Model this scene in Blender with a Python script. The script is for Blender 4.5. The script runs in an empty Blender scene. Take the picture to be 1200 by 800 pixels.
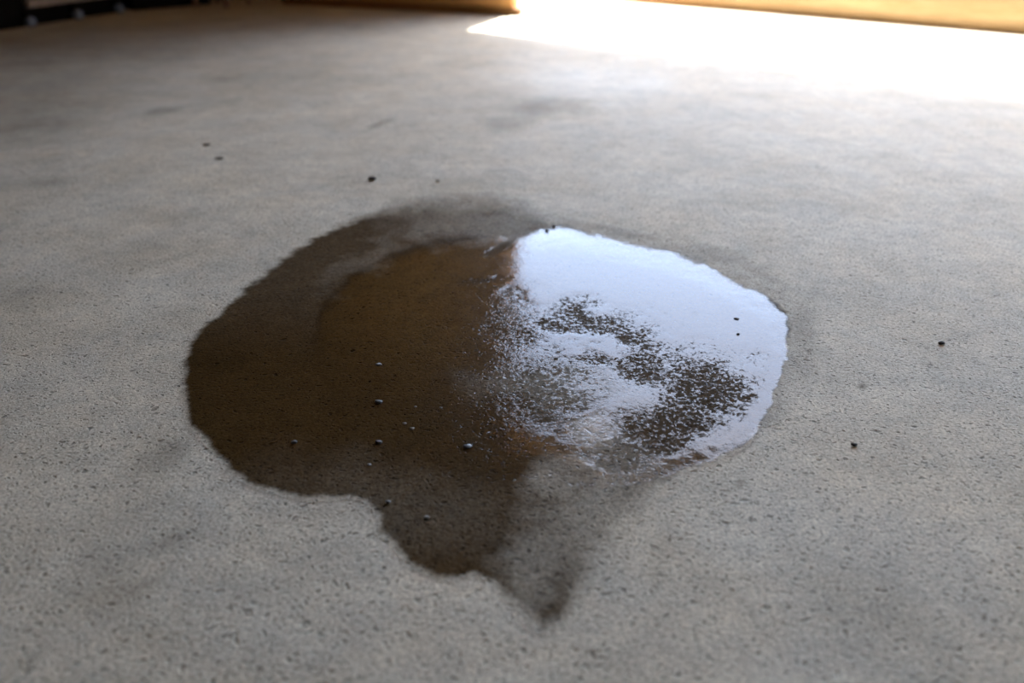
import bpy, bmesh, math, random
import numpy as np
from mathutils import Vector, Matrix

random.seed(7)
S = bpy.context.scene
COL = S.collection

# ------------------------------------------------------------------ camera
FPX, CAM_H = 933.0, 0.57
PITCH = math.atan(512 / FPX)
cam_d = bpy.data.cameras.new('camera')
cam = bpy.data.objects.new('camera', cam_d)
COL.objects.link(cam)
cam.location = (0, 0, CAM_H)
cam.rotation_euler = (math.pi / 2 - PITCH, 0, 0)
cam_d.sensor_width = 36
cam_d.lens = 36 * FPX / 1200
cam_d.clip_start = 0.02
cam_d.dof.use_dof = True
cam_d.dof.focus_distance = 1.10
cam_d.dof.aperture_fstop = 2.3
S.camera = cam

# ------------------------------------------------------------------ light
HEAD = 3.10                                     # height of the door head
ADDED_EAVE_Z, ADDED_EAVE_OUT = 3.7, 1.2                     # underside and overhang of unseen eaves added to cut high sky
SUN_TRAVEL = Vector((-0.270, -0.785)) * ((0.768 + ADDED_EAVE_OUT) / 0.768)   # how far sunlight travels while it falls ADDED_EAVE_Z
w = bpy.data.worlds.new('sky')
S.world = w
w.use_nodes = True
wn, wl = w.node_tree.nodes, w.node_tree.links
wn.clear()
wo = wn.new('ShaderNodeOutputWorld')
bg = wn.new('ShaderNodeBackground')
sk = wn.new('ShaderNodeTexSky')
sk.sky_type = 'NISHITA'
sk.sun_disc = False
sk.sun_elevation = math.atan(ADDED_EAVE_Z / SUN_TRAVEL.length)
sk.sun_rotation = math.atan2(-SUN_TRAVEL.x, -SUN_TRAVEL.y)
sk.air_density = 1.0
sk.dust_density = 1.5
sk.ozone_density = 1.0
bg.inputs['Strength'].default_value = 1.72
wl.new(sk.outputs[0], bg.inputs[0])
wl.new(bg.outputs[0], wo.inputs[0])
sd = bpy.data.lights.new('sun', 'SUN')
sd.energy = 36
sd.angle = math.radians(0.5)
sd.color = (1.0, 0.95, 0.87)
sun = bpy.data.objects.new('sun', sd)
COL.objects.link(sun)
sun.location = (3, 8, 9)
sun.rotation_euler = Vector((SUN_TRAVEL.x, SUN_TRAVEL.y, -ADDED_EAVE_Z)).to_track_quat('-Z', 'Y').to_euler()
S.view_settings.view_transform = 'Standard'
S.view_settings.look = 'None'
S.view_settings.gamma = 1.0
S.view_settings.exposure = 0.0

# ------------------------------------------------------------------ helpers
def flo(u, v, z=0.0):
    """point of the floor (or of the level z) seen at u, v of the 1200x800 photograph"""
    a, b = (u - 600) / FPX, (v - 400) / FPX
    y = math.cos(PITCH) - b * math.sin(PITCH)
    zz = -math.sin(PITCH) - b * math.cos(PITCH)
    t = -(CAM_H - z) / zz
    return Vector((a * t, y * t, z))

# door frame of reference: P0 = foot of the left jamb, U along the front wall, N into the garage
P0 = Vector((0.036, 5.179, 0))
U = Vector((0.7512, -0.6600, 0))
N = Vector((-0.6600, -0.7512, 0))
ROT_UN = math.atan2(U.y, U.x)
def un(u, n, z=0.0):
    return P0 + U * u + N * n + Vector((0, 0, z))

def obj(name, bm, mat, parent=None, smooth=False, bevel=0.0, seg=2):
    if bevel:
        bmesh.ops.bevel(bm, geom=[e for e in bm.edges], offset=bevel, segments=seg, profile=0.5, affect='EDGES')
    me = bpy.data.meshes.new(name)
    bm.normal_update()
    bm.to_mesh(me)
    bm.free()
    if smooth:
        for p in me.polygons:
            p.use_smooth = True
    me.materials.append(mat)
    o = bpy.data.objects.new(name, me)
    COL.objects.link(o)
    if parent:
        o.parent = parent
    return o

def tag(o, label, cat, group=None):
    o['label'] = label
    o['category'] = cat
    if group:
        o['group'] = group
    return o

def thing(name, label, cat, loc, rz=0, group=None):
    o = bpy.data.objects.new(name, None)
    COL.objects.link(o)
    o.location = loc
    o.rotation_euler = (0, 0, rz)
    return tag(o, label, cat, group)

def struct(o):
    o['kind'] = 'structure'
    return o

def box(bm, x0, x1, y0, y1, z0, z1, m=None):
    vs = [bm.verts.new(((x0, x1)[i & 1], (y0, y1)[(i >> 1) & 1], (z0, z1)[i >> 2])) for i in range(8)]
    if m is not None:
        for v in vs:
            v.co = m @ v.co
    for f in ((0, 2, 3, 1), (4, 5, 7, 6), (0, 1, 5, 4), (2, 6, 7, 3), (0, 4, 6, 2), (1, 3, 7, 5)):
        bm.faces.new([vs[i] for i in f])

def unbox(u0, u1, n0, n1, z0, z1):
    bm = bmesh.new()
    # U x N points down, so map n -> -y of a frame rotated by ROT_UN
    m = Matrix.Translation(P0) @ Matrix.Rotation(ROT_UN, 4, 'Z')
    box(bm, u0, u1, -n1, -n0, z0, z1, m)
    return bm

def cyl(bm, a, b, r0, r1=None, seg=20):
    a, b = Vector(a), Vector(b)
    d = b - a
    q = d.to_track_quat('Z', 'Y').to_matrix().to_4x4()
    bmesh.ops.create_cone(bm, cap_ends=True, segments=seg, radius1=r0, radius2=r0 if r1 is None else r1,
                          depth=d.length, matrix=Matrix.Translation((a + b) / 2) @ q)

# ------------------------------------------------------------------ materials
def new_mat(name):
    m = bpy.data.materials.new(name)
    m.use_nodes = True
    nt = m.node_tree
    return m, nt, nt.nodes['Principled BSDF']

class G:
    """small node writer"""
    def __init__(s, nt):
        s.nt = nt
    def n(s, t, **kw):
        x = s.nt.nodes.new(t)
        for k, v in kw.items():
            setattr(x, k, v)
        return x
    def l(s, a, b):
        s.nt.links.new(a, b)
    def put(s, sock, v):
        if hasattr(v, 'is_output') or isinstance(v, bpy.types.NodeSocket):
            s.l(v, sock)
        else:
            sock.default_value = v
    def math(s, op, a, b=0.0, c=0.0, clamp=False):
        x = s.n('ShaderNodeMath', operation=op, use_clamp=clamp)
        for i, v in enumerate((a, b, c)):
            s.put(x.inputs[i], v)
        return x.outputs[0]
    def ramp(s, v, a, b, c=0.0, d=1.0, smooth=True):
        x = s.n('ShaderNodeMapRange', interpolation_type='SMOOTHSTEP' if smooth else 'LINEAR')
        s.put(x.inputs['Value'], v)
        for k, q in zip(('From Min', 'From Max', 'To Min', 'To Max'), (a, b, c, d)):
            s.put(x.inputs[k], q)
        return x.outputs[0]
    def mix(s, f, a, b, op='MIX'):
        x = s.n('ShaderNodeMix', data_type='RGBA', blend_type=op)
        s.put(x.inputs[0], f)
        s.put(x.inputs[6], a)
        s.put(x.inputs[7], b)
        return x.outputs[2]
    def noise(s, vec, scale, detail=4, rough=0.55, dist=0.0):
        x = s.n('ShaderNodeTexNoise')
        s.l(vec, x.inputs['Vector'])
        x.inputs['Scale'].default_value = scale
        x.inputs['Detail'].default_value = detail
        x.inputs['Roughness'].default_value = rough
        x.inputs['Distortion'].default_value = dist
        return x
    def attr(s, name):
        x = s.n('ShaderNodeAttribute')
        x.attribute_name = name
        return x.outputs['Fac']

def rgb(r, g, b):
    return (r, g, b, 1)

def build_concrete_group():
    g = bpy.data.node_groups.new('concrete_grain', 'ShaderNodeTree')
    for nm, tp in (('Color', 'NodeSocketColor'), ('Height', 'NodeSocketFloat'), ('Grain', 'NodeSocketFloat'),
                   ('Patch', 'NodeSocketFloat'), ('Vector', 'NodeSocketVector')):
        g.interface.new_socket(nm, in_out='OUTPUT', socket_type=tp)
    k = G(g)
    out = k.n('NodeGroupOutput')
    tc = k.n('ShaderNodeTexCoord')
    v = tc.outputs['Object']
    big = k.noise(v, 1.5, 4, 0.55, 0.4).outputs['Fac']
    mid = k.noise(v, 7.0, 6, 0.6, 0.3).outputs['Fac']
    blot = k.noise(v, 26.0, 5, 0.6).outputs['Fac']
    hue = k.noise(v, 5.0, 4, 0.55, 0.6)
    grain = k.noise(v, 230.0, 4, 0.65).outputs['Fac']
    sand = k.noise(v, 600.0, 2, 0.6).outputs['Fac']
    c = k.mix(k.ramp(hue.outputs['Fac'], 0.30, 0.70, 0.15, 0.85), rgb(0.605, 0.530, 0.395), rgb(0.575, 0.537, 0.435))
    c = k.mix(k.ramp(blot, 0.3, 0.7), c, k.mix(1.0, c, rgb(0.84, 0.85, 0.87), 'MULTIPLY'))
    f = k.ramp(big, 0.3, 0.7, 0.93, 1.06)
    f = k.math('MULTIPLY', f, k.ramp(mid, 0.28, 0.72, 0.91, 1.08))
    f = k.math('MULTIPLY', f, k.ramp(grain, 0.3, 0.7, 0.72, 1.22))
    f = k.math('MULTIPLY', f, k.ramp(sand, 0.3, 0.7, 0.82, 1.14))
    # pores: short dark flecks, stretched and warped
    mp = k.n('ShaderNodeMapping')
    warp = k.n('ShaderNodeVectorMath', operation='MULTIPLY_ADD')
    wn_ = k.noise(v, 45.0, 2)
    k.l(wn_.outputs['Color'], warp.inputs[0])
    warp.inputs[1].default_value = (0.02, 0.02, 0.0)
    k.l(v, warp.inputs[2])
    k.l(warp.outputs[0], mp.inputs['Vector'])
    mp.inputs['Rotation'].default_value = (0, 0, 0.35)
    mp.inputs['Scale'].default_value = (0.8, 1.25, 1.0)
    pits = None
    for sc, rad, keep in ((250.0, 0.28, 0.74), (130.0, 0.25, 0.74), (62.0, 0.17, 0.78), (20.0, 0.075, 0.88)):
        vo = k.n('ShaderNodeTexVoronoi')
        vo.voronoi_dimensions = '2D'
        k.l(mp.outputs[0], vo.inputs['Vector'])
        vo.inputs['Scale'].default_value = sc
        sep = k.n('ShaderNodeSeparateColor')
        k.l(vo.outputs['Color'], sep.inputs[0])
        on = k.math('GREATER_THAN', sep.outputs[0], keep)
        depth = k.ramp(sep.outputs[1], 0.0, 1.0, 0.35, 1.0, False)
        p = k.ramp(vo.outputs['Distance'], rad * 0.5, rad, 1.0, 0.0)
        p = k.math('MULTIPLY', k.math('MULTIPLY', p, on), depth)
        pits = p if pits is None else k.math('MAXIMUM', pits, p)
    f = k.math('MULTIPLY', f, k.math('SUBTRACT', 1.0, k.math('MULTIPLY', pits, 0.58)))
    mul = k.n('ShaderNodeVectorMath', operation='SCALE')
    k.l(c, mul.inputs[0])
    k.l(f, mul.inputs['Scale'])
    k.l(mul.outputs[0], out.inputs['Color'])
    h = k.math('ADD', k.math('MULTIPLY', grain, 0.0011), k.math('MULTIPLY', blot, 0.0022))
    h = k.math('ADD', h, k.math('MULTIPLY', sand, 0.0004))
    h = k.math('SUBTRACT', h, k.math('MULTIPLY', pits, 0.0020))
    k.l(h, out.inputs['Height'])
    k.l(grain, out.inputs['Grain'])
    k.l(mid, out.inputs['Patch'])
    k.l(v, out.inputs['Vector'])
    return g

CONC = build_concrete_group()

def concrete_material():
    m, nt, b = new_mat('bare_concrete')
    k = G(nt)
    gr = k.n('ShaderNodeGroup')
    gr.node_tree = CONC
    st = k.attr('stain_shade')
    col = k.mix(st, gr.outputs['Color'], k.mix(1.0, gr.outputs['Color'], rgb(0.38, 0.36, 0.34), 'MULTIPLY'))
    k.l(col, b.inputs['Base Color'])
    pol = k.attr('polish')
    r = k.math('ADD', 0.56, k.math('MULTIPLY', gr.outputs['Grain'], 0.22))
    r = k.math('SUBTRACT', r, k.math('MULTIPLY', pol, 0.22))
    k.l(r, b.inputs['Roughness'])
    b.inputs['Specular IOR Level'].default_value = 0.05
    bp = k.n('ShaderNodeBump')
    bp.inputs['Strength'].default_value = 0.8
    bp.inputs['Distance'].default_value = 1.0
    k.l(gr.outputs['Height'], bp.inputs['Height'])
    k.l(bp.outputs[0], b.inputs['Normal'])
    return m

def puddle_material():
    m, nt, b = new_mat('wet_concrete_under_water')
    k = G(nt)
    gr = k.n('ShaderNodeGroup')
    gr.node_tree = CONC
    v = gr.outputs['Vector']
    wet, film, haze = k.attr('wet'), k.attr('film'), k.attr('haze')
    st = k.attr('stain_shade')
    fine = k.noise(v, 130.0, 4, 0.65, 0.5).outputs['Fac']
    base = k.mix(st, gr.outputs['Color'], k.mix(1.0, gr.outputs['Color'], rgb(0.38, 0.36, 0.34), 'MULTIPLY'))
    # the ragged soak line of the wetted pores
    we = k.math('ADD', wet, k.math('MULTIPLY', k.math('SUBTRACT', fine, 0.5),
                k.math('MULTIPLY', k.math('MULTIPLY', wet, k.math('SUBTRACT', 1.0, wet)), 2.6)), clamp=True)
    soaked = k.mix(1.0, base, k.mix(k.attr('wall_reflect_tint'), rgb(0.098, 0.062, 0.026), rgb(0.190, 0.112, 0.038)), 'MULTIPLY')   # brown wall's reflection painted into the wet colour
    k.l(k.mix(we, base, soaked), b.inputs['Base Color'])
    k.l(k.math('SUBTRACT', k.math('ADD', 0.56, k.math('MULTIPLY', gr.outputs['Grain'], 0.22)),
               k.math('MULTIPLY', we, 0.26)), b.inputs['Roughness'])
    k.l(k.math('SUBTRACT', 0.05, k.math('MULTIPLY', we, 0.046), clamp=True), b.inputs['Specular IOR Level'])
    bp = k.n('ShaderNodeBump')
    bp.inputs['Strength'].default_value = 0.8
    bp.inputs['Distance'].default_value = 1.0
    k.l(gr.outputs['Height'], bp.inputs['Height'])
    k.l(bp.outputs[0], b.inputs['Normal'])
    # standing water: a film that the rough pores break through where it runs thin
    brk = k.noise(v, 150.0, 5, 0.72, 0.6).outputs['Fac']
    fe = k.ramp(k.math('ADD', film, k.math('MULTIPLY', k.math('SUBTRACT', brk, 0.5), k.attr('breakup'))), 0.32, 0.58)
    k.l(k.math('MULTIPLY', fe, 0.80), b.inputs['Coat Weight'])
    b.inputs['Coat IOR'].default_value = 1.34
    k.l(k.math('ADD', 0.045, k.math('MULTIPLY', haze, 0.40)), b.inputs['Coat Roughness'])
    rip = k.noise(v, 110.0, 3, 0.6, 1.0).outputs['Fac']
    hh = k.math('ADD', k.math('MULTIPLY', rip, 0.0006), k.math('MULTIPLY', gr.outputs['Height'], 0.10))
    b2 = k.n('ShaderNodeBump')
    k.l(k.ramp(film, 0.1, 0.9, 1.0, 0.22, False), b2.inputs['Strength'])
    b2.inputs['Distance'].default_value = 1.0
    k.l(hh, b2.inputs['Height'])
    k.l(b2.outputs[0], b.inputs['Coat Normal'])
    return m

def wood_material(name, c0, c1, scale=1.0, rough=0.6, axis=(1, 14, 14)):
    m, nt, b = new_mat(name)
    k = G(nt)
    tc = k.n('ShaderNodeTexCoord')
    mp = k.n('ShaderNodeMapping')
    k.l(tc.outputs['Object'], mp.inputs[0])
    mp.inputs['Scale'].default_value = tuple(a * scale for a in axis)
    f = k.noise(mp.outputs[0], 3.0, 6, 0.6, 1.2).outputs['Fac']
    g2 = k.noise(mp.outputs[0], 14.0, 3, 0.6).outputs['Fac']
    c = k.mix(k.ramp(f, 0.3, 0.7), c0, c1)
    c = k.mix(k.ramp(g2, 0.5, 0.7, 0.0, 0.35), c, k.mix(1.0, c, rgb(0.6, 0.55, 0.5), 'MULTIPLY'))
    k.l(c, b.inputs['Base Color'])
    b.inputs['Roughness'].default_value = rough
    bp = k.n('ShaderNodeBump')
    bp.inputs['Strength'].default_value = 0.3
    bp.inputs['Distance'].default_value = 0.004
    k.l(f, bp.inputs['Height'])
    k.l(bp.outputs[0], b.inputs['Normal'])
    return m

def plain(name, c, rough=0.5, metal=0.0, var=0.12, sc=20):
    m, nt, b = new_mat(name)
    k = G(nt)
    tc = k.n('ShaderNodeTexCoord')
    f = k.noise(tc.outputs['Object'], sc, 4).outputs['Fac']
    k.l(k.mix(k.ramp(f, 0.3, 0.7), rgb(*[x * (1 - var) for x in c]), rgb(*[x * (1 + var) for x in c])), b.inputs['Base Color'])
    b.inputs['Roughness'].default_value = rough
    b.inputs['Metallic'].default_value = metal
    return m

M_CONC = concrete_material()
M_PUD = puddle_material()
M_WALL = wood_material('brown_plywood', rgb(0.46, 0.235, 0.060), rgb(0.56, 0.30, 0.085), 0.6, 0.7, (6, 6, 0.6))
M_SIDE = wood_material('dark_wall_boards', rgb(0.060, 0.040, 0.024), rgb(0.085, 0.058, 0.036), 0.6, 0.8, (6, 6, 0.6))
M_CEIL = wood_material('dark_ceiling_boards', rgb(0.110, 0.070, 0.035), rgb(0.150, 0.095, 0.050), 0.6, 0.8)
M_TIMBER = wood_material('orange_brown_timber', rgb(0.52, 0.26, 0.085), rgb(0.66, 0.36, 0.13), 1.0, 0.55)
M_TIMBER_SHADED = wood_material('shaded_timber', rgb(0.20, 0.095, 0.03), rgb(0.30, 0.15, 0.05), 1.0, 0.6)  # shade on the lower plank put into its colour
M_BEAM = wood_material('weathered_yellow_timber', rgb(0.50, 0.345, 0.18), rgb(0.60, 0.44, 0.25), 1.0, 0.7)
M_JAMB = wood_material('varnished_jamb_wood', rgb(0.78, 0.38, 0.07), rgb(0.85, 0.44, 0.10), 1.0, 0.5, (14, 14, 1))
M_BLACK = plain('black_painted_steel', (0.004, 0.004, 0.0045), 0.85)
M_BLACK.node_tree.nodes['Principled BSDF'].inputs['Specular IOR Level'].default_value = 0.12
M_GREY = plain('grey_metal', (0.30, 0.27, 0.27), 0.5, 0.0)
M_BLUE = plain('blue_grey_wheel', (0.14, 0.20, 0.33), 0.45)
M_STOOL = plain('dull_pink_brown_wood', (0.20, 0.12, 0.09), 0.6)
M_DARK = plain('dark_grit', (0.028, 0.022, 0.018), 0.8)
M_SMEAR = plain('brown_grit', (0.085, 0.066, 0.052), 0.8)
M_PALE = plain('pale_grit', (0.25, 0.25, 0.235), 0.6)
M_GREYG = plain('bluish_grit', (0.085, 0.10, 0.11), 0.5)
M_YARD = plain('yard_concrete', (0.36, 0.35, 0.33), 0.8, 0, 0.15, 3)

# ------------------------------------------------------------------ value noise and outline maths (numpy)
rng = np.random.default_rng(5)
LAT = rng.random((256, 256))
def vnoise(x, y, sc, oct=4):
    r = np.zeros_like(x); a, tot = 1.0, 0.0
    for i in range(oct):
        X, Y = x * sc + 17.3 * i, y * sc + 9.1 * i
        xi, yi = np.floor(X).astype(int), np.floor(Y).astype(int)
        fx, fy = X - xi, Y - yi
        fx, fy = fx * fx * (3 - 2 * fx), fy * fy * (3 - 2 * fy)
        q = lambda i_, j_: LAT[i_ % 256, j_ % 256]
        r += a * ((q(xi, yi) * (1 - fx) + q(xi + 1, yi) * fx) * (1 - fy) + (q(xi, yi + 1) * (1 - fx) + q(xi + 1, yi + 1) * fx) * fy)
        tot += a; a *= 0.5; sc *= 2
    return r / tot - 0.5

def smooth(a, b, x):
    t = np.clip((x - a) / (b - a), 0, 1)
    return t * t * (3 - 2 * t)

def sdist(px, py, poly):
    """signed distance to a closed outline, positive inside"""
    P = np.array(poly, float); Q = np.roll(P, -1, 0)
    d = np.full(px.shape, 1e9); ins = np.zeros(px.shape, bool)
    for (ax, ay), (bx, by) in zip(P, Q):
        ex, ey = bx - ax, by - ay
        t = np.clip(((px - ax) * ex + (py - ay) * ey) / (ex * ex + ey * ey), 0, 1)
        d = np.minimum(d, np.hypot(px - ax - t * ex, py - ay - t * ey))
        c = (ay > py) != (by > py)
        ins ^= c & (px < (bx - ax) * (py - ay) / (by - ay + 1e-12) + ax)
    return np.where(ins, d, -d)

def chart(X, Y):
    """chart coordinates in which the floor's marks were surveyed (the photograph's pixels)"""
    cy, sy = math.cos(PITCH), math.sin(PITCH)
    depth = Y * cy + CAM_H * sy
    up = Y * sy - CAM_H * cy
    return 600 + FPX * X / depth, 400 - FPX * up / depth

def blob(px, py, cx, cy, rx, ry, rot=0.0, soft=0.6):
    c, s = math.cos(math.radians(rot)), math.sin(math.radians(rot))
    dx, dy = px - cx, py - cy
    r = np.hypot((dx * c + dy * s) / rx, (-dx * s + dy * c) / ry)
    return 1 - smooth(1 - soft, 1 + soft * 0.5, r)

# ------------------------------------------------------------------ stains, painted shade and worn patches of the floor
STAINS_AND_SHADE = [  # cx, cy, rx, ry, rot, strength
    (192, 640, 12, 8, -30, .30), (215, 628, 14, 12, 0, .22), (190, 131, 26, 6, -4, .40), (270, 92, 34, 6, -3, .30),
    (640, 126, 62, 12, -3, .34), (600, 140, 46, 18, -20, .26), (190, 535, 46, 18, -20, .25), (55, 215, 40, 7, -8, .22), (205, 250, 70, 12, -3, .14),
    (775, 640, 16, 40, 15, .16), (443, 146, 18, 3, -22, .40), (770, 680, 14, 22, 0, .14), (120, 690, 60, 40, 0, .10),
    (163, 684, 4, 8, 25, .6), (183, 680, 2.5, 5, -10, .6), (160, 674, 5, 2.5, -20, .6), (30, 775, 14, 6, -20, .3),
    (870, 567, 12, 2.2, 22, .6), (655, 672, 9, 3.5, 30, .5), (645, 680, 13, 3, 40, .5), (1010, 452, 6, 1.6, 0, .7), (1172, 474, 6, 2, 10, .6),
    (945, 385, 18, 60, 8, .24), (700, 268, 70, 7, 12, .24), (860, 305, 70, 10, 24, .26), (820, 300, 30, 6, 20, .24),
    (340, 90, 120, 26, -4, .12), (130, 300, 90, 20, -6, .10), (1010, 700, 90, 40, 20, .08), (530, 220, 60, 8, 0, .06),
    (40, 60, 260, 34, -4, .34), (190, 40, 260, 22, -3, .26), (20, 120, 170, 60, -6, .26)]  # last row paints the far-left shade into the floor colour
def stain_shade_at(px, py, X, Y):
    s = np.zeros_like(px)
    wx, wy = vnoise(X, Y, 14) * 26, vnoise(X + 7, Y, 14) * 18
    for cx, cy, rx, ry, ro, st in STAINS_AND_SHADE:
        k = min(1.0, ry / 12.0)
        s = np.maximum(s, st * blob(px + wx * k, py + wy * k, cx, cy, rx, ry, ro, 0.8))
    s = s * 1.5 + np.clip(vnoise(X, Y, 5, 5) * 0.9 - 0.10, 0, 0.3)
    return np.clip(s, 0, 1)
def polish_at(px, py, X, Y):
    wx, wy = vnoise(X, Y, 9) * 60, vnoise(X + 3, Y, 9) * 30
    s = 0.6 * blob(px + wx, py + wy, 690, 96, 120, 24, 4, 0.8)
    s = np.maximum(s, 0.12 * blob(px + wx, py + wy, 900, 150, 420, 70, 6, 0.9))
    s = s * (1 - 0.8 * blob(px + wx * .4, py + wy * .4, 630, 135, 70, 18, -3, 0.6))
    return np.clip(s, 0, 1)

def steps(*runs):
    out = [runs[0][0]]
    for a, b, st in runs:
        n = max(1, round((b - a) / st))
        out += [a + (b - a) * (i + 1) / n for i in range(n)]
    return np.array(out)

def grid_mesh(name, xs, ys, zs, attrs, mat, keep=None):
    nx, ny = len(xs), len(ys)
    X, Y = np.meshgrid(xs, ys)
    co = np.stack([X, Y, zs], -1).reshape(-1, 3)
    i = np.arange(nx * ny).reshape(ny, nx)
    q = np.stack([i[:-1, :-1], i[:-1, 1:], i[1:, 1:], i[1:, :-1]], -1).reshape(-1, 4)
    if keep is not None:
        kf = keep.reshape(-1)
        q = q[kf[q].any(1)]
        used = np.unique(q)
        mp = np.full(nx * ny, -1); mp[used] = np.arange(len(used))
        q = mp[q]; co = co[used]
    else:
        used = np.arange(nx * ny)
    me = bpy.data.meshes.new(name)
    me.vertices.add(len(co)); me.vertices.foreach_set('co', co.astype(np.float32).ravel())
    me.loops.add(q.size); me.loops.foreach_set('vertex_index', q.astype(np.int32).ravel())
    me.polygons.add(len(q)); me.polygons.foreach_set('loop_start', (np.arange(len(q)) * 4).astype(np.int32))
    me.update(calc_edges=True)
    me.polygons.foreach_set('use_smooth', np.ones(len(q), bool))
    for an, av in attrs.items():
        a = me.attributes.new(an, 'FLOAT', 'POINT')
        a.data.foreach_set('value', av.reshape(-1)[used].astype(np.float32))
    me.materials.append(mat)
    o = bpy.data.objects.new(name, me)
    COL.objects.link(o)
    return o

# ------------------------------------------------------------------ the setting
UL, UR, NB, CEIL, UD = -2.25, 5.9, 6.2, 3.70, 4.7      # garage limits in the door's frame
xs = steps((-5.0, -3.0, .12), (-3.0, -1.0, .04), (-1.0, 1.0, .012), (1.0, 3.0, .04), (3.0, 7.5, .15))
ys = steps((-6.0, 0.3, .15), (0.3, 2.2, .012), (2.2, 6.2, .035), (6.2, 8.5, .12))
X, Y = np.meshgrid(xs, ys)
Yc = np.maximum(Y, 0.30)
px, py = chart(X, Yc)
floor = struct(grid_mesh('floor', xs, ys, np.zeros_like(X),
               {'stain_shade': stain_shade_at(px, py, X, Yc), 'polish': polish_at(px, py, X, Yc) * (Y > 0.3)}, M_CONC))

bm = bmesh.new()
m = Matrix.Translation(P0) @ Matrix.Rotation(ROT_UN, 4, 'Z')
box(bm, -25, 30, 0.0, 40, -0.30, -0.012, m)
struct(obj('ground', bm, M_YARD))

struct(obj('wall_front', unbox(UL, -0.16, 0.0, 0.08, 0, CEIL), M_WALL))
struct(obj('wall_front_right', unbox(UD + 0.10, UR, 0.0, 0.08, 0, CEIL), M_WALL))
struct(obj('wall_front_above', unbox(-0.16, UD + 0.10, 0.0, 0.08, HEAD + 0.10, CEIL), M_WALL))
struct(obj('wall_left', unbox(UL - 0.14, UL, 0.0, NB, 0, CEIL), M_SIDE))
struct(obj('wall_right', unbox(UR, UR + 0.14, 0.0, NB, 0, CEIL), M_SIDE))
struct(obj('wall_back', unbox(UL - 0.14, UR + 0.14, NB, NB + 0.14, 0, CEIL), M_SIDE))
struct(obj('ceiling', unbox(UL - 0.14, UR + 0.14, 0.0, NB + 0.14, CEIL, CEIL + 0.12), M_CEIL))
struct(obj('added_eaves', unbox(UL - 0.4, UR + 0.4, -ADDED_EAVE_OUT, -0.005, ADDED_EAVE_Z, ADDED_EAVE_Z + 0.12), M_CEIL))  # unseen overhang, added to darken the floor near the door
struct(obj('trim_1', unbox(-0.16, 0.0, -0.01, 0.095, 0, HEAD), M_JAMB, bevel=0.004))
struct(obj('trim_2', unbox(UD, UD + 0.10, -0.01, 0.095, 0, HEAD), M_JAMB, bevel=0.004))
struct(obj('trim_3', unbox(-0.16, UD + 0.10, -0.01, 0.095, HEAD, HEAD + 0.10), M_JAMB, bevel=0.004))

# unseen wall added right of the yard to block sky light from the doorway
M_SKY_WALL = wood_material('dark_sky_wall_boards', rgb(0.070, 0.050, 0.035), rgb(0.10, 0.072, 0.050), 0.6, 0.8)
struct(obj('added_sky_wall', unbox(5.0, 5.3, -13.0, -0.25, -0.012, 7.5), M_SKY_WALL))

# ------------------------------------------------------------------ the puddle
WET = [(540,237),(580,236),(610,246),(645,261),(690,274),(740,287),(790,297),(830,312),(860,330),(895,345),(920,362),(927,385),
       (923,415),(910,455),(893,495),(870,520),(830,540),(790,556),(757,574),(738,597),(718,625),(694,655),(676,690),(658,722),(638,735),
       (612,712),(582,685),(555,670),(535,677),(512,679),(490,664),(468,642),(444,624),(447,605),(430,586),(416,581),(390,583),(350,583),
       (320,574),(290,563),(266,546),(250,524),(232,507),(218,482),(217,440),(224,402),(240,383),(270,357),(300,330),(335,302),(375,277),
       (420,258),(465,245),(505,239)]
FILM = [(612,276),(575,277),(520,283),(460,299),(412,325),(378,360),(366,420),(392,500),(450,548),(520,562),(580,572),(640,560),(690,575),
        (740,571),(784,558),(833,543),(885,512),(906,470),(926,410),(924,372),(897,345),(860,329),(830,311),(790,296),(740,285),(690,273),(645,264)]
c = 0.0030
xs = np.arange(-0.52, 0.50, c)
ys = np.arange(0.46, 1.74, c)
X, Y = np.meshgrid(xs, ys)
px, py = chart(X, Y)
jx = vnoise(X, Y, 40, 4) * 20 + vnoise(X, Y, 160, 2) * 7
jy = vnoise(X + 5, Y, 40, 4) * 15 + vnoise(X + 5, Y, 160, 2) * 5
d = sdist(px + jx * .6, py + jy * .6, WET)
# how sharply the soak line ends: crisp on the left and below, soft behind, feathered at the tail's right
edge = 7 + 24 * blob(px, py, 560, 235, 140, 30, 0, .9) + 34 * blob(px, py, 730, 640, 90, 90, 0, .9) + 14 * blob(px, py, 630, 720, 60, 40, 0, .9)
wet = smooth(-0.75, 0.6, d / edge)
wx, wy = vnoise(X, Y, 22, 5) * 60, vnoise(X + 9, Y, 22, 5) * 44
def wb(*a):
    return blob(px + wx, py + wy, *a)
dry = 0.30 * wb(560, 262, 120, 26, 3, .9)
dry = np.maximum(dry, 0.16 * wb(430, 300, 90, 18, -28, .8))
dry = np.maximum(dry, 0.50 * wb(700, 610, 95, 70, -30, .8))
dry = np.maximum(dry, 0.40 * wb(630, 660, 40, 90, 20, .9))
dry = np.maximum(dry, 0.40 * wb(655, 560, 46, 26, -20, .8))
dry = np.maximum(dry, 0.36 * wb(700, 512, 34, 30, -40, .8))
dry = np.maximum(dry, 0.16 * wb(650, 455, 110, 20, 3, .9))
dry = np.maximum(dry, 0.10 * wb(470, 600, 180, 60, 10, .9))
fsd = sdist(px + jx * .4, py + jy * .4, FILM)
dry = np.maximum(dry, 0.05 * smooth(4, -6, fsd) * smooth(430, 330, py))
tide = np.exp(-(fsd / 3.5) ** 2) * smooth(605, 560, px) * smooth(420, 370, py)      # the tide line left by the shrinking water
wet = wet * (1 - dry)
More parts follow.
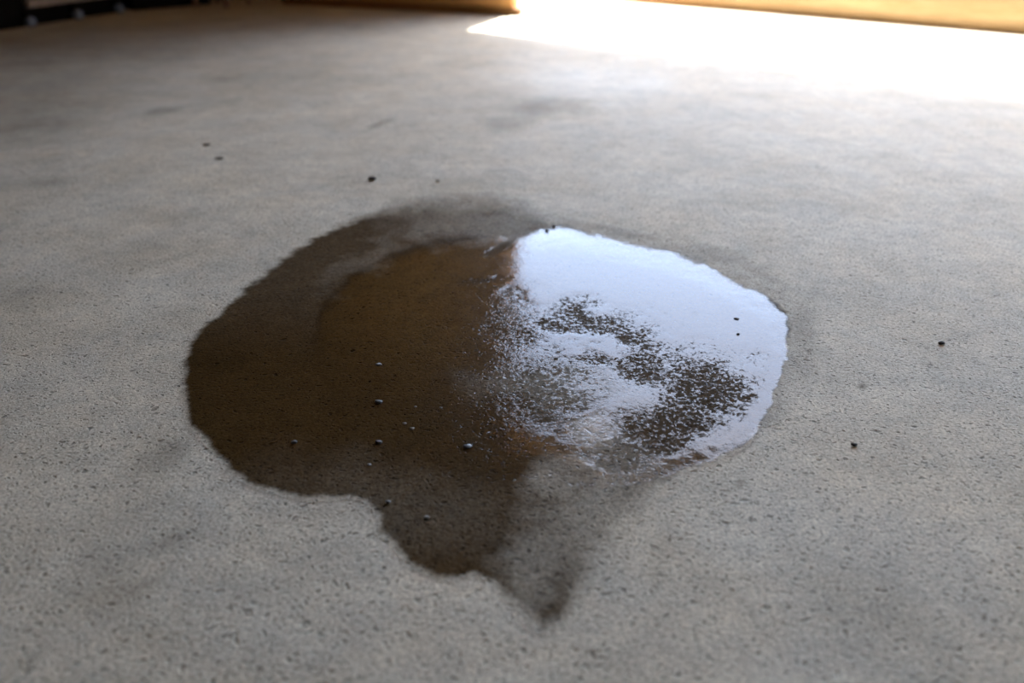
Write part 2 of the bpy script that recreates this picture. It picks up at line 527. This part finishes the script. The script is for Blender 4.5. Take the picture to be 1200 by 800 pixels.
# film of standing water
fd = sdist(px + jx * .5, py + jy * .5, FILM)
film = smooth(-9, 15, fd) * (1 - 0.15 * smooth(30, 90, 640 - px))
dull = np.zeros_like(px)
for q, *a in ((.76, 695, 380, 80, 26, 8, .9), (.74, 750, 400, 60, 22, 16, .8), (.76, 830, 455, 86, 52, 8, .75), (.76, 752, 436, 46, 30, 4, .8),
              (.74, 728, 545, 66, 26, 8, .6), (.74, 780, 505, 90, 42, -24, .7), (.45, 660, 425, 56, 16, 0, .8), (.50, 605, 350, 46, 9, 6, .8),
              (.85, 690, 592, 120, 24, 0, .8), (.25, 560, 470, 110, 90, 0, .9), (.45, 690, 500, 40, 40, 0, .9), (.76, 628, 462, 92, 44, 0, .9), (.70, 655, 392, 40, 12, 10, .8), (.66, 700, 425, 40, 12, 10, .8), (.62, 605, 388, 46, 48, 0, .9)):
    dull = np.maximum(dull, q * wb(*a))
# thin rough seams where the jamb's reflection breaks up
dull = np.maximum(dull, 0.85 * blob(px + jx * .4, py + jy * .4, 585, 291, 24, 5, -28, .6))
dull = np.maximum(dull, 0.70 * blob(px + jx * .4, py + jy * .4, 560, 330, 34, 4, -6, .6))
dull = dull * np.where(px > 700, smooth(4, 26, fd), 1.0)       # the thick rolled rim stays unbroken
film = film * (1 - dull)
haze = 0.40 * wb(665, 450, 90, 40, 0, .9)
haze = np.maximum(haze, 0.30 * wb(650, 350, 60, 30, 0, .9))
haze = np.maximum(haze, 0.22 * smooth(10, 0, np.abs(fd)))
halo = 0.30 * smooth(-30, 0, sdist(px + jx, py + jy, WET)) * smooth(600, 720, px) * (py < 470 + (px - 600) * .1)
wet = np.maximum(wet, halo)
z = 0.0004 + 0.0011 * film * smooth(0, 30, fd) + 0.0003 * smooth(0, .3, wet)
pud = grid_mesh('puddle', xs, ys, z, {'wet': wet, 'film': film, 'haze': haze, 'wall_reflect_tint': film * blob(px + wx * .4, py + wy * .4, 520, 335, 150, 95, -12, .9), 'breakup': 0.6 + 2.4 * smooth(4, 24, fd), 'stain_shade': np.clip(stain_shade_at(px, py, X, Y) + .55 * tide, 0, 1)}, M_PUD, keep=wet > 0.02)
tag(pud, 'dark wet puddle on the bare concrete floor, mirroring pale sky on its right side', 'puddle')

# ------------------------------------------------------------------ timber by the doorway
def plank(name, a, b, depth, z0, z1, mat, label, group, bev=0.006, lift=0.0):
    """a board whose front foot runs from a to b; its body lies behind that line"""
    a, b = Vector(a), Vector(b)
    d = (b - a); L = d.length
    o = thing_mesh = None
    bm = bmesh.new()
    box(bm, 0, L, 0, depth, 0, z1 - z0)
    n = 14
    bmesh.ops.subdivide_edges(bm, edges=[e for e in bm.edges if abs((e.verts[0].co - e.verts[1].co).x) > L * .5], cuts=n)
    for v in bm.verts:
        if v.co.z > 0.01:
            v.co.z += 0.003 * math.sin(v.co.x * 9 + z0 * 40)
        v.co.y += 0.003 * math.sin(v.co.x * 6 + 1 + z0 * 30)
    bmesh.ops.bevel(bm, geom=[e for e in bm.edges if e.is_boundary or e.calc_face_angle(0) > 1.0], offset=bev, segments=2, affect='EDGES')
    o = obj(name, bm, mat)
    o.location = (a.x, a.y, z0)
    o.rotation_euler = (0, 0, math.atan2(d.y, d.x))
    tag(o, label, 'timber', group)
    return o
a, b = flo(330, 5), flo(608, 19)
plank('timber_plank', (a.x, a.y), (b.x, b.y), 0.075, 0, 0.040, M_TIMBER_SHADED,
      'brown timber plank flat on the floor by the doorway, lower of the two', 'timber planks by the doorway')
off = Vector((0.0, 0.035))
plank('timber_plank', (a.x, a.y + .015), (b.x - 0.035, b.y + .015), 0.055, 0.0440, 0.15, M_TIMBER,
      'orange brown timber plank on edge, lying on the lower plank by the doorway', 'timber planks by the doorway')

# long timber across the drive outside, its upper corner rounded by wear
bm = bmesh.new()
prof = [(0.0, 0.0), (0.0, 0.035), (-0.012, 0.05), (-0.02, 0.10), (0.0, 0.18), (0.05, 0.25), (0.11, 0.29), (0.2, 0.30), (0.30, 0.29), (0.32, 0.0)]
nseg = 40
L = 8.4
rings = []
for i in range(nseg + 1):
    x = L * i / nseg
    rings.append([bm.verts.new((x, y + 0.004 * math.sin(x * 5 + zz * 20), zz * (1 + 0.02 * math.sin(x * 3.1)))) for y, zz in prof])
for r0, r1 in zip(rings, rings[1:]):
    for j in range(len(prof)):
        bm.faces.new((r0[j], r1[j], r1[(j + 1) % len(prof)], r0[(j + 1) % len(prof)]))
bm.faces.new(rings[0]); bm.faces.new(rings[-1][::-1])
bmesh.ops.recalc_face_normals(bm, faces=bm.faces)
beam = obj('timber_beam', bm, M_BEAM, smooth=True)
p = un(-1.2, -0.966)
beam.location = (p.x, p.y, -0.012)
beam.rotation_euler = (0, 0, ROT_UN)
tag(beam, 'long sunlit golden timber beam lying across the ground outside the doorway', 'timber')

# ------------------------------------------------------------------ dark things along the left wall
ta, tb = flo(-20, 41), flo(152, 14)
dirv = (tb - ta); TL = dirv.length
trz = math.atan2(dirv.y, dirv.x)
t = thing('tool_trolley', 'low black tool trolley with a grey rail and blue grey castors by the left wall', 'trolley', ta, trz)
bm = bmesh.new(); box(bm, 0.0, TL, 0.035, 0.42, 0.03, 0.62)
obj('body', bm, M_BLACK, t, bevel=0.008)
bm = bmesh.new(); box(bm, 0.0, TL, 0.05, 0.40, 0.0, 0.029)
obj('plinth', bm, M_BLACK, t, bevel=0.004)
bm = bmesh.new(); box(bm, 0.31 * TL, TL - 0.10, 0.0, 0.034, 0.092, 0.130)
obj('rail', bm, M_GREY, t, bevel=0.006)
for f in (0.30, 0.62, 0.93):
    bm = bmesh.new(); box(bm, f * TL - 0.022, f * TL + 0.022, 0.004, 0.034, 0.05, 0.075)
    c_ = obj('castor', bm, M_BLACK, t, bevel=0.003)
    bm = bmesh.new(); cyl(bm, (f * TL, -0.008, 0.026), (f * TL, 0.022, 0.026), 0.026, seg=24)
    obj('wheel', bm, M_BLUE, c_, bevel=0.003)
for k_ in range(3):
    z0 = 0.19 + k_ * 0.14
    bm = bmesh.new(); box(bm, 0.03, TL - 0.03, 0.022, 0.0345, z0, z0 + 0.125)
    dr = obj('drawer', bm, M_BLACK, t, bevel=0.004)
    bm = bmesh.new(); box(bm, TL * .3, TL * .7, 0.008, 0.0215, z0 + 0.085, z0 + 0.10)
    obj('handle', bm, M_GREY, dr, bevel=0.003)

ca, cb = flo(156, 13), flo(250, 5)
dv = cb - ca; CL = dv.length
t = thing('storage_crate', 'black lidded storage crate standing beyond the tool trolley', 'crate', ca, math.atan2(dv.y, dv.x))
bm = bmesh.new(); box(bm, 0, CL, 0.0, 0.40, 0.0, 0.34)
for v in bm.verts:
    if v.co.z < .01:
        v.co.x = CL / 2 + (v.co.x - CL / 2) * .96; v.co.y = .2 + (v.co.y - .2) * .96
obj('body', bm, M_BLACK, t, bevel=0.012)
bm = bmesh.new(); box(bm, -0.012, CL + 0.012, -0.012, 0.412, 0.341, 0.375)
obj('lid', bm, M_BLACK, t, bevel=0.008)

st = flo(266, 9)
t = thing('wooden_stool', 'small dark wooden stool at the far end of the dark things by the left wall', 'stool', st, trz)
for sx, sy in ((0, 0), (0.24, 0), (0, 0.24), (0.24, 0.24)):
    bm = bmesh.new(); cyl(bm, (sx, sy, 0), (0.03 + sx * .75, 0.03 + sy * .75, 0.42), 0.016, 0.02, 12)
    obj('leg', bm, M_STOOL, t)
bm = bmesh.new(); box(bm, -0.02, 0.26, -0.02, 0.26, 0.421, 0.455)
obj('seat', bm, M_STOOL, t, bevel=0.008)

# ------------------------------------------------------------------ grit and crumbs
def pebble(u, v, r, mat, label, name='pebble', cat='pebble', group=None, z=0.0, flat=0.6, rot=0.0):
    bm = bmesh.new()
    bmesh.ops.create_icosphere(bm, subdivisions=2, radius=1.0)
    rs = random.Random(int(u * 31 + v))
    o1, o2 = rs.random() * 6, rs.random() * 6
    for q in bm.verts:
        k_ = 1 + 0.22 * math.sin(3 * q.co.x + o1) * math.cos(2.5 * q.co.y + o2) + 0.1 * rs.uniform(-1, 1)
        q.co = Vector((q.co.x * k_ * 1.3, q.co.y * k_, q.co.z * flat * k_)) * r
    lo = min(q.co.z for q in bm.verts)
    for q in bm.verts:
        q.co.z -= lo
    o = obj(name, bm, mat, smooth=True)
    o.location = flo(u, v, z)
    o.rotation_euler = (0, 0, rot)
    return tag(o, label, cat, group)

GP, GD = 'pale grit in the puddle', 'dark crumbs on the dry floor'
for a in [
    (437, 211, .0075, M_DARK, 'dark crumb alone on the dry concrete just behind the puddle', 'crumb', 'crumb', GD, .0, .6, .3),
    (258, 186, .0085, M_SMEAR, 'dark elongated crumb on the floor at back left, nearer of a pair', 'crumb', 'crumb', GD, .0, .2, .5),
    (243, 170, .0090, M_SMEAR, 'dark elongated crumb on the floor at back left, farther of a pair', 'crumb', 'crumb', GD, .0, .18, .1),
    (513, 213, .0034, M_DARK, 'tiny dark crumb right of the larger crumb behind the puddle', 'crumb', 'crumb', GD),
    (1001, 522, .0028, M_DARK, 'dark crumb on dry concrete to the right of the puddle, nearer one', 'crumb', 'crumb', GD),
    (1103, 403, .0036, M_DARK, 'dark crumb on dry concrete at far right of the puddle', 'crumb', 'crumb', GD),
    (641, 271, .0030, M_DARK, 'dark speck at the back tip of the sky reflection, left one', 'crumb', 'crumb', GD, .001),
    (649, 266, .0034, M_DARK, 'dark speck at the back tip of the sky reflection, right one', 'crumb', 'crumb', GD, .0006),
    (863, 374, .0030, M_DARK, 'dark flake in the sky reflection near the right rim of the puddle', 'crumb', 'crumb', GD, .0012, .4),
    (865, 392, .0020, M_DARK, 'dark speck below the flake in the sky reflection', 'crumb', 'crumb', GD, .0012),
    (444, 428, .0030, M_PALE, 'pale chip in the dark puddle, farther of two in its middle left', 'pebble', 'pebble', GP, .001),
    (444, 472, .0036, M_GREYG, 'bluish grey chip in the dark puddle, nearer of two in its middle left', 'pebble', 'pebble', GP, .001),
    (548, 524, .0040, M_GREYG, 'bluish flat chip in the middle of the puddle', 'pebble', 'pebble', GP, .001, .4),
    (444, 519, .0030, M_GREYG, 'grey chip in the dark near half of the puddle', 'pebble', 'pebble', GP, .0008),
    (474, 497, .0020, M_PALE, 'tiny pale grain near the puddle middle, left of a close pair', 'pebble', 'pebble', GP, .0008),
    (483, 503, .0022, M_PALE, 'tiny pale grain near the puddle middle, right of a close pair', 'pebble', 'pebble', GP, .0008),
    (433, 545, .0018, M_PALE, 'tiny pale grain near the lower left rim of the puddle', 'pebble', 'pebble', GP, .0008),
    (573, 508, .0018, M_PALE, 'tiny pale grain above and right of the bluish chip', 'pebble', 'pebble', GP, .0008),
    (345, 519, .0028, M_GREYG, 'grey chip in the left part of the puddle', 'pebble', 'pebble', GP, .0008),
    (487, 477, .0013, M_PALE, 'tiny pale grain in the puddle above the close pair', 'pebble', 'pebble', GP, .0008),
    (517, 478, .0013, M_PALE, 'tiny pale grain in the puddle right of the bluish grey chip', 'pebble', 'pebble', GP, .0008),
    (500, 607, .0022, M_PALE, 'pale grain in the tail of the puddle, left of the glints', 'pebble', 'pebble', GP, .0008),
    (455, 589, .0024, M_GREYG, 'grey grain at the notch in the puddle near edge', 'pebble', 'pebble', GP, .0008),
]:
    pebble(*a[:5], *a[5:])
